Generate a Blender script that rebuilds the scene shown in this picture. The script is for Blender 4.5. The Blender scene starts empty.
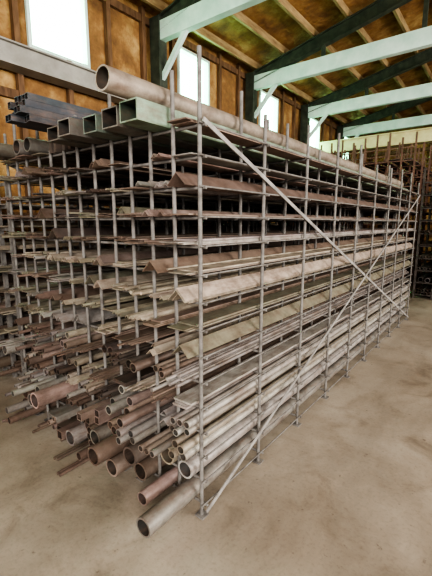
import bpy, math, random
from mathutils import Vector, Matrix
R = random.Random(11)
S = bpy.context.scene
COL = S.collection
try:
    S.view_settings.look = 'AgX - High Contrast'
except Exception: pass

# ------------------------------------------------------------ materials
def newmat(name):
    m = bpy.data.materials.new(name); m.use_nodes = True
    nt = m.node_tree
    b = nt.nodes["Principled BSDF"]
    return m, nt, b

def noise_mat(name, c1, c2, scale=5, rough=.8, metal=0, stretch=(1,1,1), detail=6, c3=None, bump=0.0, lo=.35, hi=.65):
    m, nt, b = newmat(name)
    tc = nt.nodes.new("ShaderNodeTexCoord")
    mp = nt.nodes.new("ShaderNodeMapping"); mp.inputs["Scale"].default_value = stretch
    nz = nt.nodes.new("ShaderNodeTexNoise"); nz.inputs["Scale"].default_value = scale; nz.inputs["Detail"].default_value = detail
    nz.inputs["Roughness"].default_value = .62
    rp = nt.nodes.new("ShaderNodeValToRGB")
    rp.color_ramp.elements[0].position = lo; rp.color_ramp.elements[0].color = (*c1, 1)
    rp.color_ramp.elements[1].position = hi; rp.color_ramp.elements[1].color = (*c2, 1)
    if c3:
        e = rp.color_ramp.elements.new((lo+hi)/2); e.color = (*c3, 1)
    L = nt.links.new
    L(tc.outputs["Object"], mp.inputs[0]); L(mp.outputs[0], nz.inputs["Vector"]); L(nz.outputs[0], rp.inputs[0])
    L(rp.outputs[0], b.inputs["Base Color"])
    b.inputs["Roughness"].default_value = rough; b.inputs["Metallic"].default_value = metal
    if bump:
        bp = nt.nodes.new("ShaderNodeBump"); bp.inputs["Strength"].default_value = bump; bp.inputs["Distance"].default_value = .03
        L(nz.outputs[0], bp.inputs["Height"]); L(bp.outputs[0], b.inputs["Normal"])
    return m

def tint_mat(name, rust=(.17,.105,.075), amount=.65, rough=.55, metal=.25, dim=1.0):
    m, nt, b = newmat(name)
    L = nt.links.new
    at = nt.nodes.new("ShaderNodeAttribute"); at.attribute_name = "tint"
    tc = nt.nodes.new("ShaderNodeTexCoord")
    mp = nt.nodes.new("ShaderNodeMapping"); mp.inputs["Scale"].default_value = (9, 2.4, 9)
    nz = nt.nodes.new("ShaderNodeTexNoise"); nz.inputs["Scale"].default_value = 2.2; nz.inputs["Detail"].default_value = 8; nz.inputs["Roughness"].default_value=.7
    rp = nt.nodes.new("ShaderNodeValToRGB")
    rp.color_ramp.elements[0].position = .45; rp.color_ramp.elements[0].color = (0,0,0,1)
    rp.color_ramp.elements[1].position = .68; rp.color_ramp.elements[1].color = (amount,amount,amount,1)
    mx = nt.nodes.new("ShaderNodeMixRGB"); mx.inputs[2].default_value = (*rust,1)
    L(tc.outputs["Object"], mp.inputs[0]); L(mp.outputs[0], nz.inputs["Vector"]); L(nz.outputs[0], rp.inputs[0])
    L(rp.outputs[0], mx.inputs[0]); L(at.outputs["Color"], mx.inputs[1])
    n2 = nt.nodes.new("ShaderNodeTexNoise"); n2.inputs["Scale"].default_value = 7; n2.inputs["Detail"].default_value = 6; n2.inputs["Roughness"].default_value=.7
    L(tc.outputs["Object"], n2.inputs["Vector"])
    r2 = nt.nodes.new("ShaderNodeValToRGB")
    r2.color_ramp.elements[0].position = .33; r2.color_ramp.elements[0].color = (.62*dim,.6*dim,.58*dim,1)
    r2.color_ramp.elements[1].position = .6; r2.color_ramp.elements[1].color = (1.05*dim,1.05*dim,1.05*dim,1)
    L(n2.outputs[0], r2.inputs[0])
    mm = nt.nodes.new("ShaderNodeMixRGB"); mm.blend_type='MULTIPLY'; mm.inputs[0].default_value=1
    L(mx.outputs[0], mm.inputs[1]); L(r2.outputs[0], mm.inputs[2])
    L(mm.outputs[0], b.inputs["Base Color"])
    b.inputs["Roughness"].default_value = rough; b.inputs["Metallic"].default_value = metal
    return m

M_STOCK = tint_mat("weathered_steel_stock")
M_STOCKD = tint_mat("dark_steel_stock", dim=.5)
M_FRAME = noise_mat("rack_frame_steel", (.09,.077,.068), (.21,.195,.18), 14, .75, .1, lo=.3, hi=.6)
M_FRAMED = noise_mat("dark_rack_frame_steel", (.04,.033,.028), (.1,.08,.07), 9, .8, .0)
M_BRACE = noise_mat("brace_steel", (.16,.146,.135), (.32,.3,.28), 9, .7, .0)
M_MINT = noise_mat("mint_painted_beam", (.56,.75,.66), (.76,.9,.82), 3, .6)
M_CREAM = noise_mat("cream_painted_beam", (.6,.5,.25), (.76,.66,.38), 3, .6)
M_DARK = noise_mat("dark_green_rafter", (.03,.038,.028), (.075,.085,.06), 6, .6)
M_GREYB = noise_mat("grey_painted_girt", (.26,.24,.21), (.38,.36,.32), 3, .6)
M_WOOD = noise_mat("old_wood_stud", (.09,.045,.02), (.22,.12,.06), 4, .8, stretch=(3,3,.6))
M_PURL = noise_mat("wood_purlin", (.24,.15,.07), (.46,.33,.16), 4, .8, stretch=(3,.5,3))
M_RED = noise_mat("red_oxide_steel", (.12,.06,.04), (.22,.115,.08), 5, .6)

def insulation(name, cs, scale=1.3):
    m, nt, b = newmat(name); L = nt.links.new
    tc = nt.nodes.new("ShaderNodeTexCoord")
    nz = nt.nodes.new("ShaderNodeTexNoise"); nz.inputs["Scale"].default_value = scale; nz.inputs["Detail"].default_value = 7; nz.inputs["Roughness"].default_value=.65
    rp = nt.nodes.new("ShaderNodeValToRGB")
    e = rp.color_ramp.elements
    e[0].position=.32; e[0].color=(*cs[0],1)
    e[1].position=.7; e[1].color=(*cs[2],1)
    k = e.new(.5); k.color=(*cs[1],1)
    L(tc.outputs["Object"], nz.inputs["Vector"]); L(nz.outputs[0], rp.inputs[0]); 
    L(rp.outputs[0], b.inputs["Base Color"]); b.inputs["Roughness"].default_value=.9
    n2 = nt.nodes.new("ShaderNodeTexNoise"); n2.inputs["Scale"].default_value=9; n2.inputs["Detail"].default_value=5
    L(tc.outputs["Object"], n2.inputs["Vector"])
    bp = nt.nodes.new("ShaderNodeBump"); bp.inputs["Strength"].default_value=.6; bp.inputs["Distance"].default_value=.06
    L(n2.outputs[0], bp.inputs["Height"]); L(bp.outputs[0], b.inputs["Normal"])
    return m
M_INS = insulation("spray_foam_insulation", [(.15,.068,.025),(.31,.16,.052),(.52,.35,.14)], 1.8)
M_INSW = insulation("wall_board_insulation", [(.12,.06,.026),(.28,.145,.052),(.56,.37,.15)], 1.6)

def floor_mat():
    m, nt, b = newmat("dusty_concrete"); L = nt.links.new
    tc = nt.nodes.new("ShaderNodeTexCoord")
    def nz(s, d=8, st=None, dist=0):
        n = nt.nodes.new("ShaderNodeTexNoise"); n.inputs["Scale"].default_value=s; n.inputs["Detail"].default_value=d; n.inputs["Roughness"].default_value=.65
        n.inputs["Distortion"].default_value=dist
        if st:
            mp = nt.nodes.new("ShaderNodeMapping"); mp.inputs["Scale"].default_value=st; mp.inputs["Rotation"].default_value=(0,0,.25)
            L(tc.outputs["Object"], mp.inputs[0]); L(mp.outputs[0], n.inputs["Vector"])
        else: L(tc.outputs["Object"], n.inputs["Vector"])
        return n
    def ramp(src, stops):
        r = nt.nodes.new("ShaderNodeValToRGB"); e=r.color_ramp.elements
        e[0].position=stops[0][0]; e[0].color=(*stops[0][1],1); e[1].position=stops[-1][0]; e[1].color=(*stops[-1][1],1)
        for p,c in stops[1:-1]:
            k=e.new(p); k.color=(*c,1)
        L(src.outputs[0], r.inputs[0]); return r
    def mul(a,b_):
        x = nt.nodes.new("ShaderNodeMixRGB"); x.blend_type='MULTIPLY'; x.inputs[0].default_value=1
        L(a.outputs[0],x.inputs[1]); L(b_.outputs[0],x.inputs[2]); return x
    a = ramp(nz(.7, 9, dist=.4), [(.34,(.25,.205,.155)),(.5,(.335,.285,.225)),(.64,(.41,.36,.295))])
    t = ramp(nz(1.2, 6, (2.2,.6,1), .6), [(.36,(.84,.83,.82)),(.6,(1.05,1.04,1.03))])
    g = nz(45, 4); gr = ramp(g, [(.3,(.84,.83,.82)),(.5,(1,1,1))])
    st = ramp(nz(2.3, 10, dist=.6), [(.3,(.62,.59,.56)),(.43,(.93,.92,.91)),(.5,(1,1,1))])
    sp = ramp(nz(14, 3), [(.27,(.55,.52,.5)),(.34,(1,1,1))])
    o = mul(mul(mul(mul(a,t),gr),st),sp)
    L(o.outputs[0], b.inputs["Base Color"]); b.inputs["Roughness"].default_value=.65
    bp = nt.nodes.new("ShaderNodeBump"); bp.inputs["Strength"].default_value=.12; bp.inputs["Distance"].default_value=.01
    L(g.outputs[0], bp.inputs["Height"]); L(bp.outputs[0], b.inputs["Normal"])
    return m
M_FLOOR = floor_mat()

def glass_mat():
    m, nt, b = newmat("frosted_window_pane")
    b.inputs["Base Color"].default_value=(.8,.95,.88,1)
    b.inputs["Emission Color"].default_value=(.4,1,.62,1); b.inputs["Emission Strength"].default_value=14
    return m
M_GLASS = glass_mat()

# ------------------------------------------------------------ mesh builder
class MB:
    def __init__(s): s.v=[]; s.f=[]; s.c=[]; s.sm=[]
    def face(s, idx, c, sm=False): s.f.append(idx); s.c.append(c); s.sm.append(sm)
    def box(s, x0,x1,y0,y1,z0,z1,c=(1,1,1)):
        b=len(s.v); s.v += [(x0,y0,z0),(x1,y0,z0),(x1,y1,z0),(x0,y1,z0),(x0,y0,z1),(x1,y0,z1),(x1,y1,z1),(x0,y1,z1)]
        for q in ((0,3,2,1),(4,5,6,7),(0,1,5,4),(1,2,6,5),(2,3,7,6),(3,0,4,7)): s.face([b+i for i in q], c)
    def sweep(s, prof, p0, p1, c=(1,1,1), up=Vector((0,0,1)), inner=None, smooth=False, endc=None, plug=False):
        p0=Vector(p0); p1=Vector(p1); d=(p1-p0).normalized()
        side=d.cross(up)
        if side.length<1e-4: up=Vector((0,1,0)); side=d.cross(up)
        side.normalize(); u=side.cross(d).normalized()
        n=len(prof); endc=endc or c
        def ring(pr,p):
            b=len(s.v)
            for a,z in pr: s.v.append(tuple(p+side*a+u*z))
            return b
        a=ring(prof,p0); b=ring(prof,p1)
        for i in range(n):
            j=(i+1)%n; s.face([a+i,b+i,b+j,a+j],c,smooth)
        if inner:
            ia=ring(inner,p0); ib=ring(inner,p1)
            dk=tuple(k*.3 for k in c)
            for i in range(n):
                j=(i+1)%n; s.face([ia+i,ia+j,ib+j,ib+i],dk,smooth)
            for p in (p0,p1):
                o=ring(prof,p); q=ring(inner,p)
                for i in range(n):
                    j=(i+1)%n; s.face([o+i,o+j,q+j,q+i],endc)
        else:
            o=ring(prof,p0); s.face(list(range(o,o+n)),endc)
            o=ring(prof,p1); s.face(list(range(o+n-1,o-1,-1)),endc)
    def cyl(s,p0,p1,r,c=(1,1,1),n=10): s.sweep(circ(r,n),p0,p1,c,smooth=True)
    def obj(s,name,mat,parent=None):
        me=bpy.data.meshes.new(name); me.from_pydata(s.v,[],s.f); me.update()
        at=me.color_attributes.new("tint",'FLOAT_COLOR','CORNER')
        buf=[]
        for p,c in zip(me.polygons,s.c):
            buf += [c[0],c[1],c[2],1.0]*p.loop_total
        at.data.foreach_set("color",buf)
        me.polygons.foreach_set("use_smooth",s.sm)
        me.materials.append(mat)
        o=bpy.data.objects.new(name,me); COL.objects.link(o)
        if parent: o.parent=parent
        return o
def circ(r,n=14): return [(r*math.cos(2*math.pi*i/n),r*math.sin(2*math.pi*i/n)) for i in range(n)]
def rect(w,h): return [(-w/2,-h/2),(w/2,-h/2),(w/2,h/2),(-w/2,h/2)]
def empty(name,loc=(0,0,0)):
    e=bpy.data.objects.new(name,None); COL.objects.link(e); e.location=loc; e.empty_display_size=.2; return e

# ------------------------------------------------------------ stock colours
def jit(c,a=.32):
    k=1+R.uniform(-a,a); return tuple(max(.01,x*k*(1+R.uniform(-.04,.04))) for x in c)
GREY=(.33,.3,.275); TAN=(.39,.335,.265); BROWN=(.2,.148,.118); DKB=(.11,.088,.076); SILV=(.46,.435,.4); OLIVE=(.29,.265,.2); ROSE=(.27,.205,.175)

# ------------------------------------------------------------ main rack
NX,DX=12,.175; NY,DY=10,.633; NZ=14; Z0=.07; DZ=.1507
TOPZ=Z0+DZ*NZ
LEV=[Z0+DZ*k for k in range(NZ+1)]
rack=empty("steel_storage_rack")
fr=MB()
L_=(NY-1)*DY
for j in range(NY):
    y=j*DY
    for i in range(NX+1):
        x=-i*DX
        top = 2.5+R.uniform(-.14,.03) if (i in(0,NX) or R.random()<.5) else TOPZ+R.uniform(.01,.06)
        if i==0 and j==0: top=2.53
        if i==1 and j==0: top=2.46
        if i==7: top=TOPZ+.01
        r=.0115
        fr.cyl((x,y,0),(x+R.uniform(-.004,.004),y+R.uniform(-.006,.006),top),r,n=8)
        if j in(0,NY-1) or i in (0,NX): fr.box(x-.03,x+.03,y-.03,y+.03,0,.008)
    for k,z in enumerate(LEV):
        fr.cyl((-NX*DX-.03,y+.018,z),(.03,y+.018,z),.009,n=6)
for k,z in enumerate(LEV):
    for x in (.0175,-NX*DX-.0175):
        fr.cyl((x,-.02,z+.006),(x,L_+.02,z+.006),.0055,n=6)
fr.obj("frame",M_FRAME,rack)
br=MB()
def flatbrace(p0,p1,w=.024): br.sweep(rect(.007,w),p0,p1,up=Vector((0,0,1)))
flatbrace((.028,0,2.2),(.028,L_,.05)); flatbrace((.037,0,.04),(.037,L_,2.17))
flatbrace((-NX*DX-.028,0,2.2),(-NX*DX-.028,L_,.05))
br.obj("diagonal_braces",M_BRACE,rack)

P=MB(); A=MB(); F=MB(); Q=MB(); C=MB()
def bar_pts(x,z,y0,y1,yaw=.003):
    dx=R.uniform(-yaw,yaw)
    return (x,y0,z),(x+dx,y1,z)
def pipe(mb,x,z,r,y0,y1,c,wall=.2,n=14):
    p0,p1=bar_pts(x,z,y0,y1)
    mb.sweep(circ(r,n),p0,p1,c,inner=circ(r*(1-wall),n),smooth=True,endc=jit(tuple(k*1.0 for k in c)))
def rod(mb,x,z,r,y0,y1,c,n=10):
    p0,p1=bar_pts(x,z,y0,y1); mb.sweep(circ(r,n),p0,p1,c,smooth=True,endc=jit(c))
def flat(mb,x,z,w,t,y0,y1,c):
    p0,p1=bar_pts(x,z+t/2,y0,y1); mb.sweep(rect(w,t),p0,p1,c)
def angle(mb,x,z,l,t,y0,y1,c,inv=True):
    pr=[(0,0),(l,0),(l,t),(t,t),(t,l),(0,l)]
    a=math.radians(225) if inv else 0
    ca,sa=math.cos(a),math.sin(a)
    pr=[(px*ca-pz*sa,px*sa+pz*ca) for px,pz in pr]
    mz=min(p[1] for p in pr); cx=(min(p[0] for p in pr)+max(p[0] for p in pr))/2
    pr=[(p[0]-cx,p[1]-mz) for p in pr]
    p0,p1=bar_pts(x,z,y0,y1); mb.sweep(pr,p0,p1,c)
def channel(mb,x,z,w,h,t,y0,y1,c):
    pr=[(-w/2,0),(-w/2+t,0),(-w/2+t,h-t),(w/2-t,h-t),(w/2-t,0),(w/2,0),(w/2,h),(-w/2,h)]
    p0,p1=bar_pts(x,z,y0,y1); mb.sweep(pr,p0,p1,c)
def sqtube(mb,x,z,w,h,t,y0,y1,c):
    p0,p1=bar_pts(x,z+h/2,y0,y1); mb.sweep(rect(w,h),p0,p1,c,inner=rect(w-2*t,h-2*t),endc=jit(tuple(k*1.1 for k in c)))

def fill_cell(xl,xr,z,lvl,prot,far,NZ=14,maxh=.125,outer=False,col=9):
    w=xr-xl; u=lvl/(NZ-1)
    base=-R.uniform(.01,.1)*prot-.02
    def ends(j=.03): return base+R.uniform(-j,j)-(R.random()<.14)*R.uniform(.04,.15)*prot, far+R.uniform(-.12,.12)
    rr=R.random()
    if u>.74: kind = 'flatthin' if rr<.5 else ('angle' if rr<.8 else 'rods')
    elif u>.45: kind='angle' if rr<.45 else ('flatthin' if rr<.65 else ('rods' if rr<.82 else 'tiny'))
    elif u>.2: kind='smallpipe' if rr<(.5 if not outer else .85) else ('angle' if rr<.72 else ('flat' if rr<.87 else 'rods'))
    else: kind='bigpipe' if rr<.55 else ('smallpipe' if rr<.82 else ('channel' if rr<.9 else 'sq'))
    if col<5 and lvl<2: kind='bigpipe'
    if u>.7: pal=[BROWN,DKB,BROWN,OLIVE,ROSE,GREY]
    elif u>.45: pal=[TAN,GREY,OLIVE,BROWN,TAN,ROSE]
    elif u>.2: pal=[GREY,TAN,ROSE,GREY,BROWN,DKB]
    else: pal=[GREY,ROSE,BROWN,GREY,TAN] if col<3 else [ROSE,BROWN,GREY,BROWN,GREY]
    if outer and u>.5: kind='flatthin' if R.random()<.7 else 'angle'; 
    if outer and .42<u<.7: pal=[TAN,OLIVE,GREY]
    if outer and u<.42: pal=[GREY,SILV,GREY,TAN]
    c0=R.choice(pal)
    if kind=='flatthin':
        n=R.choice([1,2,3,4]); zz=z
        for _ in range(n):
            t=R.uniform(.004,.008); ww=w*(R.uniform(.55,.97) if not outer else R.uniform(.85,1))
            y0,y1=ends(.05); flat(F,(xl+xr)/2+R.uniform(-1,1)*(w-ww)/2*.9,zz,ww,t,y0,y1,jit(c0)); zz+=t+.001
        if R.random()<.5:
            for q in range(R.randint(1,4)):
                y0,y1=ends(.06); rod(C,xl+.015+q*.032,zz+.0065,.0065,y0,y1,jit(c0),8)
    elif kind=='flat':
        zz=z
        for _ in range(R.randint(2,5)):
            t=R.uniform(.008,.016); ww=w*R.uniform(.5,.95)
            y0,y1=ends(.04); flat(F,(xl+xr)/2+R.uniform(-1,1)*(w-ww)/2*.9,zz,ww,t,y0,y1,jit(c0)); zz+=t+.001
    elif kind=='angle':
        l=R.choice([.025,.03,.04,.05,.065,.09]); t=.004; ww=l*1.4142
        n=max(1,int(w//ww)); st=R.choice([1,2,3])
        for i in range(n):
            for q in range(st):
                y0,y1=ends(.04)
                angle(A,xl+ww/2+(w-n*ww)*.5+i*ww,z+q*.0075,l,t,y0,y1,jit(c0))
    elif kind=='rods':
        r=R.choice([.006,.008,.011]); 
        for q in range(R.randint(1,2)):
            n=int(w//(2.1*r)); n=max(1,int(n*R.uniform(.5,1)))
            for i in range(n):
                y0,y1=ends(.06); rod(C,xl+r+i*2.1*r,z+r+q*2*r,r,y0,y1,jit(c0),8)
    elif kind in('smallpipe','bigpipe','tiny'):
        if kind=='tiny': r=R.choice([.01,.013])
        elif kind=='smallpipe': r=R.choice([.014,.017,.021,.025,.03])
        else: r=R.choice([.03,.036,.042,.055,.06])
        if outer: r=R.choice([.022,.026,.034]) if u>.12 else R.choice([.034,.045,.055])
        n=max(1,int(w//(2.03*r))); rows=max(1,int(maxh//(2*r))); rows=min(rows,2)
        if R.random()<.4 and rows>1: rows-=1
        for q in range(rows):
            m = n if q==0 else (n if R.random()<.5 else max(1,n-1))
            for i in range(m):
                y0,y1=ends(.04)
                gap=(w-n*2*r)/(n+1)
                pipe(P,xl+gap+r+i*(2*r+gap),z+r+q*2*r,r,y0,y1,jit(c0 if R.random()<.8 else R.choice(pal),.35),n=12 if r<.03 else 20)
    elif kind=='channel':
        for q in range(R.randint(1,2)):
            y0,y1=ends(); channel(A,(xl+xr)/2,z+q*.052,w*.9,.05,.007,y0,y1,jit(c0))
    else:
        s=R.choice([.04,.05,.065]); n=int(w//(s+.003))
        for q in range(int(maxh//s)):
            for i in range(n):
                y0,y1=ends(); sqtube(Q,xl+s/2+.004+i*(s+.004),z+q*s,s,s,.004,y0,y1,jit(c0))

for i in range(NX):
    for k in range(NZ):
        if R.random()<.06 and i>0: continue
        xl=-(i+1)*DX+.016; xr=-i*DX-.016
        fill_cell(xl,xr,LEV[k]+.0095,k,(1.7 if k<3 else (1.05 if k<6 else .65)),L_+.15,outer=(i==0),col=i)
for i in range(1,NX):
    if R.random()<.55:
        xl=-(i+1)*DX+.03
        for q in range(R.randint(1,4)):
            rod(C,xl+.012+q*.028,.012,.0115,-R.uniform(.1,.35),L_+R.uniform(-.1,.2),jit(BROWN))
for i in range(NX):
    if i in (1,2,3,4,5,6,7): continue
    xl=-(i+1)*DX+.016; xr=-i*DX-.016
    c=R.choice([BROWN,TAN,OLIVE]) if i else BROWN
    for q in range(2 if i==0 else 1): flat(F,(xl+xr)/2,TOPZ+.0095+q*.008,.13,.007,-R.uniform(.02,.1),L_+.1,jit(c))
P.obj("round_pipe_stock",M_STOCK,None)
A.obj("angle_iron_stock",M_STOCK,None)
F.obj("flat_bar_stock",M_STOCK,None)
Q.obj("square_tube_stock",M_STOCK,None)
C.obj("round_bar_stock",M_STOCK,None)

# ------------------------------------------------------------ heavy items on top
zt=TOPZ+.0095
def single(name,fn):
    mb=MB(); fn(mb); return mb.obj(name,M_STOCK)
tub=[(-.2625,.13,.1,-.22,(.22,.3,.22)),(-.4375,.13,.1,-.2,(.2,.19,.17)),(-.6125,.12,.09,-.2,(.15,.19,.16)),(-.7875,.12,.09,-.25,(.18,.17,.155)),(-.9625,.12,.08,-.22,(.15,.14,.12))]
for x,w,h,y0,c in tub:
    single("rectangular_steel_tube",lambda mb:mb.sweep(rect(w,h),(x,y0,zt+h/2),(x,L_+.1+R.uniform(-.3,.2),zt+h/2),c,inner=rect(w-.014,h-.014),endc=tuple(k*1.4 for k in c)))
single("large_steel_pipe",lambda mb:mb.sweep(circ(.055,28),(-.2625,-.36,zt+.102+.055),(-.2625,L_-.1,zt+.102+.055),(.31,.26,.21),inner=circ(.047,28),smooth=True,endc=(.4,.34,.28)))
def bundle(mb,x0,zb,nx,nz,y0,s=.04):
    for q in range(nz):
        for i in range(nx):
            x=x0+i*(s+.002); mb.sweep(rect(s,s),(x,y0+R.uniform(-.06,.06),zb+q*(s+.001)+s/2),(x,L_+R.uniform(-.2,.1),zb+q*(s+.001)+s/2),jit((.05,.058,.07)),inner=rect(s-.008,s-.008),endc=(.14,.155,.17))
def b1(mb):
    bundle(mb,-1.315,zt+.13,5,4,-.3)
    for x in (-1.36,-1.30,-1.19,-1.12): mb.box(x-.015,x+.015,-.02,L_-.3,zt,zt+.13,DKB)
single("square_tube_bundle",b1)
def b2(mb):
    bundle(mb,-1.02,zt+.081,4,2,-.1,.034)
single("small_square_tube_bundle",b2)
def toppipes(mb):
    for i,(x,r) in enumerate([(-1.4875,.05),(-1.6625,.055),(-1.8375,.05),(-2.0125,.055)]):
        mb.sweep(circ(r,16),(x,-.1-R.uniform(0,.15),zt+.009+r),(x,L_,zt+.009+r),jit((.19,.17,.15)),inner=circ(r*.85,16),smooth=True)
single("small_steel_pipe_row",toppipes)

# ------------------------------------------------------------ other racks
def side_rack(name,x0,x1,y0,y1,ztop,nz,nx,ny,seed,prot=1.5,posts_h=None,mat=M_FRAME,stock="pipe_stock_in_side_rack",fillp=.8,smat=None):
    global P,A,F,Q,C
    R.seed(seed)
    par=empty(name); fb=MB()
    for j in range(ny):
        y=y0+(y1-y0)*j/(ny-1)
        for i in range(nx+1):
            x=x0+(x1-x0)*i/nx
            fb.box(x-.02,x+.02,y-.02,y+.02,0,(posts_h or ztop)+R.uniform(-.1,.1))
        for k in range(nz+1):
            z=.1+(ztop-.1)*k/nz; fb.box(x0,x1,y-.012,y+.012,z-.03,z)
    fb.obj("frame",mat,par)
    P=A=F=Q=C=MB()
    for k in range(nz):
        for i in range(nx):
            if R.random()>fillp: continue
            a=x0+(x1-x0)*i/nx+.024; b=x0+(x1-x0)*(i+1)/nx-.024
            n0=len(P.v)
            fill_cell(a,b,.1+(ztop-.1)*k/nz+.002,k*14//nz,prot,(y1-y0)+.2,maxh=(ztop-.1)/nz*.75)
            for q in range(n0,len(P.v)):
                v=P.v[q]; P.v[q]=(v[0],v[1]+y0,v[2])
    P.obj(stock,smat or M_STOCK)
side_rack("wall_side_storage_rack",-3.95,-2.7,.25,6.2,2.1,9,5,7,21,prot=2.6,fillp=.95)
side_rack("far_storage_rack",-3.2,-.75,9.2,13.5,3.6,11,8,5,33,prot=.6,posts_h=3.9,mat=M_RED,stock="pipe_stock_in_far_rack",fillp=.95)
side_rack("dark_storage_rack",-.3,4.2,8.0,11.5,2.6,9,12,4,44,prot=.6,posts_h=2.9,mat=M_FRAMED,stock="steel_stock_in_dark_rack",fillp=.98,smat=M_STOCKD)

# ------------------------------------------------------------ room
WX=-4.5; YB=17.0; YF=-6.0; XR=11.0; EAVE=5.6; PITCH=.22; XRIDGE=3.2
mb=MB(); mb.box(WX-.2,XR,YF,YB+.2,-.1,0); mb.obj("floor",M_FLOOR)
WINS=[(-1.62,-.6),(1.5,2.5),(4.62,5.64),(7.85,8.88),(11.0,12.0),(14.2,15.2)]
WZ0,WZ1=4.2,5.3
mb=MB()
mb.box(WX-.2,WX,YF,YB,0,WZ0); mb.box(WX-.2,WX,YF,YB,WZ1,EAVE+.1)
ys=YF
for a,b in WINS: mb.box(WX-.2,WX,ys,a,WZ0,WZ1); ys=b
mb.box(WX-.2,WX,ys,YB,WZ0,WZ1)
mb.obj("wall_left",M_INSW)
mb=MB(); 
zr=EAVE+PITCH*(XRIDGE-WX)
mb.v+=[(WX-.2,YB,0),(XR,YB,0),(XR,YB,zr-PITCH*(XR-XRIDGE)),(XRIDGE,YB,zr),(WX-.2,YB,EAVE)]
mb.v+=[(a,b+.2,c) for a,b,c in mb.v[0:5]]
mb.face([0,1,2,3,4],(1,1,1)); mb.face([9,8,7,6,5],(1,1,1))
for i in range(5):
    j=(i+1)%5; mb.face([i,i+5,j+5,j],(1,1,1))
mb.obj("wall_back",M_INSW)
mb=MB()
def roofslab(xa,za,xb,zb):
    b=len(mb.v)
    for dz in (0,.12):
        mb.v+=[(xa,YF,za+dz),(xb,YF,zb+dz),(xb,YB+.2,zb+dz),(xa,YB+.2,za+dz)]
    for q in ((0,3,2,1),(4,5,6,7),(0,1,5,4),(1,2,6,5),(2,3,7,6),(3,0,4,7)): mb.face([b+i for i in q],(1,1,1))
def rz(x): return EAVE+PITCH*(x-WX) if x<XRIDGE else zr-PITCH*(x-XRIDGE)
roofslab(WX-.2,rz(WX-.2),XRIDGE,zr); roofslab(XRIDGE,zr,XR,rz(XR))
mb.obj("ceiling",M_INS)
mb=MB()
x=WX+.35
while x<XR-.2:
    z=rz(x); mb.box(x-.03,x+.03,YF,YB,z-.16,z-.005); x+=.75
mb.obj("trim_1",M_PURL)
mb=MB()
for z in (.9,1.8,2.7,3.5,5.4): mb.box(WX,WX+.07,YF,YB,z-.06,z+.06)
y=YF+.3
while y<YB:
    if not any(a-.03<y<b+.03 for a,b in WINS): mb.box(WX+.0,WX+.09,y-.04,y+.04,0,EAVE)
    else: mb.box(WX+.0,WX+.09,y-.04,y+.04,0,WZ0)
    y+=.78
mb.obj("trim_2",M_WOOD)
mb=MB(); mb.box(WX+.09,WX+.3,YF,YB,3.8,4.05); mb.box(WX+.09,WX+.36,YF,YB,4.05,4.07); mb.box(WX+.09,WX+.36,YF,YB,3.78,3.8)
mb.obj("crane_rail_beam",M_GREYB)
mb=MB()
for z in (1.2,2.4,3.6,4.8): mb.box(WX,XR,YB-.08,YB,z-.07,z+.07)
xx=WX+.5
while xx<XR-.3: mb.box(xx-.05,xx+.05,YB-.1,YB,0,min(EAVE,rz(xx)-.2)); xx+=1.2
mb.obj("trim_3",M_WOOD)
for n,(a,b) in enumerate(WINS):
    w=empty("window_%d"%(n+1))
    g=MB(); g.box(WX-.12,WX-.1,a,b,WZ0,WZ1); g.obj("pane",M_GLASS,w)
    f=MB()
    t=.05
    f.box(WX-.1,WX+.05,a,a+t,WZ0,WZ1); f.box(WX-.1,WX+.05,b-t,b,WZ0,WZ1)
    f.box(WX-.1,WX+.05,a+t,b-t,WZ0,WZ0+t); f.box(WX-.1,WX+.05,a+t,b-t,WZ1-t,WZ1)
    f.obj("frame",M_MINT,w)
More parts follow.
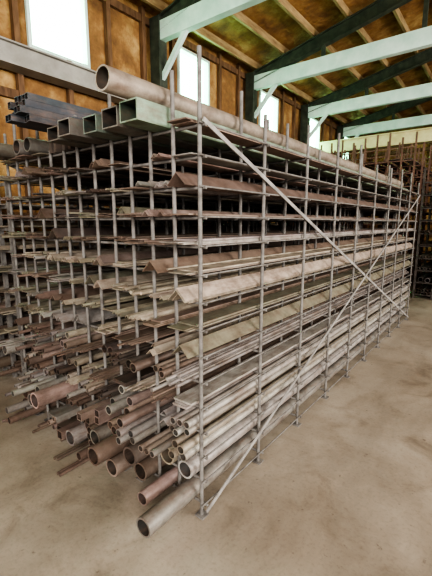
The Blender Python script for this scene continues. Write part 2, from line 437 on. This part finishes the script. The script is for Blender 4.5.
for n,y in enumerate([-2.6,.65,3.9,7.15,10.4,13.65]):
    t=empty("roof_truss")
    cm=M_MINT
    c=MB()
    c.box(WX+.1,XR-.1,y-.07,y+.07,5.04,5.36)
    c.obj("tie_beam",cm,t)
    k=MB(); k.sweep(rect(.09,.07),(WX+.16,y-.0,4.25),(WX+.95,y-.0,5.1),up=Vector((0,1,0))); k.obj("knee_brace",cm,t)
    r=MB()
    def ibeam(p0,p1):
        r.sweep(rect(.02,.26),p0,p1); 
        for s in (-1,1):
            r.sweep(rect(.14,.025),(p0[0],p0[1],p0[2]+s*.13),(p1[0],p1[1],p1[2]+s*.13))
    ibeam((WX+.1,y,rz(WX)-.32),(XRIDGE,y,zr-.32)); ibeam((XRIDGE,y,zr-.32),(XR-.1,y,rz(XR)-.32))
    for xs in (-2.4,-.4,1.4,3.2):
        r.box(xs-.04,xs+.04,y-.03,y+.03,5.36,rz(xs)-.42)
    r.obj("rafter",M_DARK,t)
    q=MB(); q.box(WX+.09,WX+.33,y-.1,y+.1,0,5.45); q.obj("column",M_DARK,t)
g=empty("overhead_crane_girder")
c=MB(); c.box(WX+.1,XR-.1,11.9,12.15,4.2,4.52); c.box(WX+.1,XR-.1,11.82,12.23,4.52,4.56); c.box(WX+.1,XR-.1,11.82,12.23,4.16,4.2); c.obj("girder",M_CREAM,g)
c=MB(); c.box(WX+.1,WX+.4,11.5,12.55,4.075,4.16); c.obj("end_truck",M_CREAM,g)

# ------------------------------------------------------------ light
w=bpy.data.worlds.new("daylight"); S.world=w; w.use_nodes=True
w.node_tree.nodes["Background"].inputs[0].default_value=(.95,.97,1,1)
w.node_tree.nodes["Background"].inputs[1].default_value=.8
def area(name,loc,target,sx,sy,e,col):
    l=bpy.data.lights.new(name,'AREA'); l.shape='RECTANGLE'; l.size=sx; l.size_y=sy; l.energy=e; l.color=col
    o=bpy.data.objects.new(name,l); COL.objects.link(o); o.location=loc
    o.rotation_euler=(Vector(target)-Vector(loc)).to_track_quat('-Z','Y').to_euler()
area("door_daylight",(4.5,-5.8,3.6),(-.5,2,.4),4,3,900,(1,.96,.9))
area("side_door_daylight",(10.5,5,3.6),(-2,6,2.3),7,3,1500,(1,.96,.9))

# ------------------------------------------------------------ camera
cd=bpy.data.cameras.new("camera"); cam=bpy.data.objects.new("camera",cd); COL.objects.link(cam)
cd.sensor_fit='VERTICAL'; cd.sensor_height=36; cd.lens=370/576*36; cd.clip_end=100
cam.location=(1.247,-1.471,1.7); cam.rotation_euler=(math.radians(90-9.9),0,math.radians(37.8))
S.camera=cam
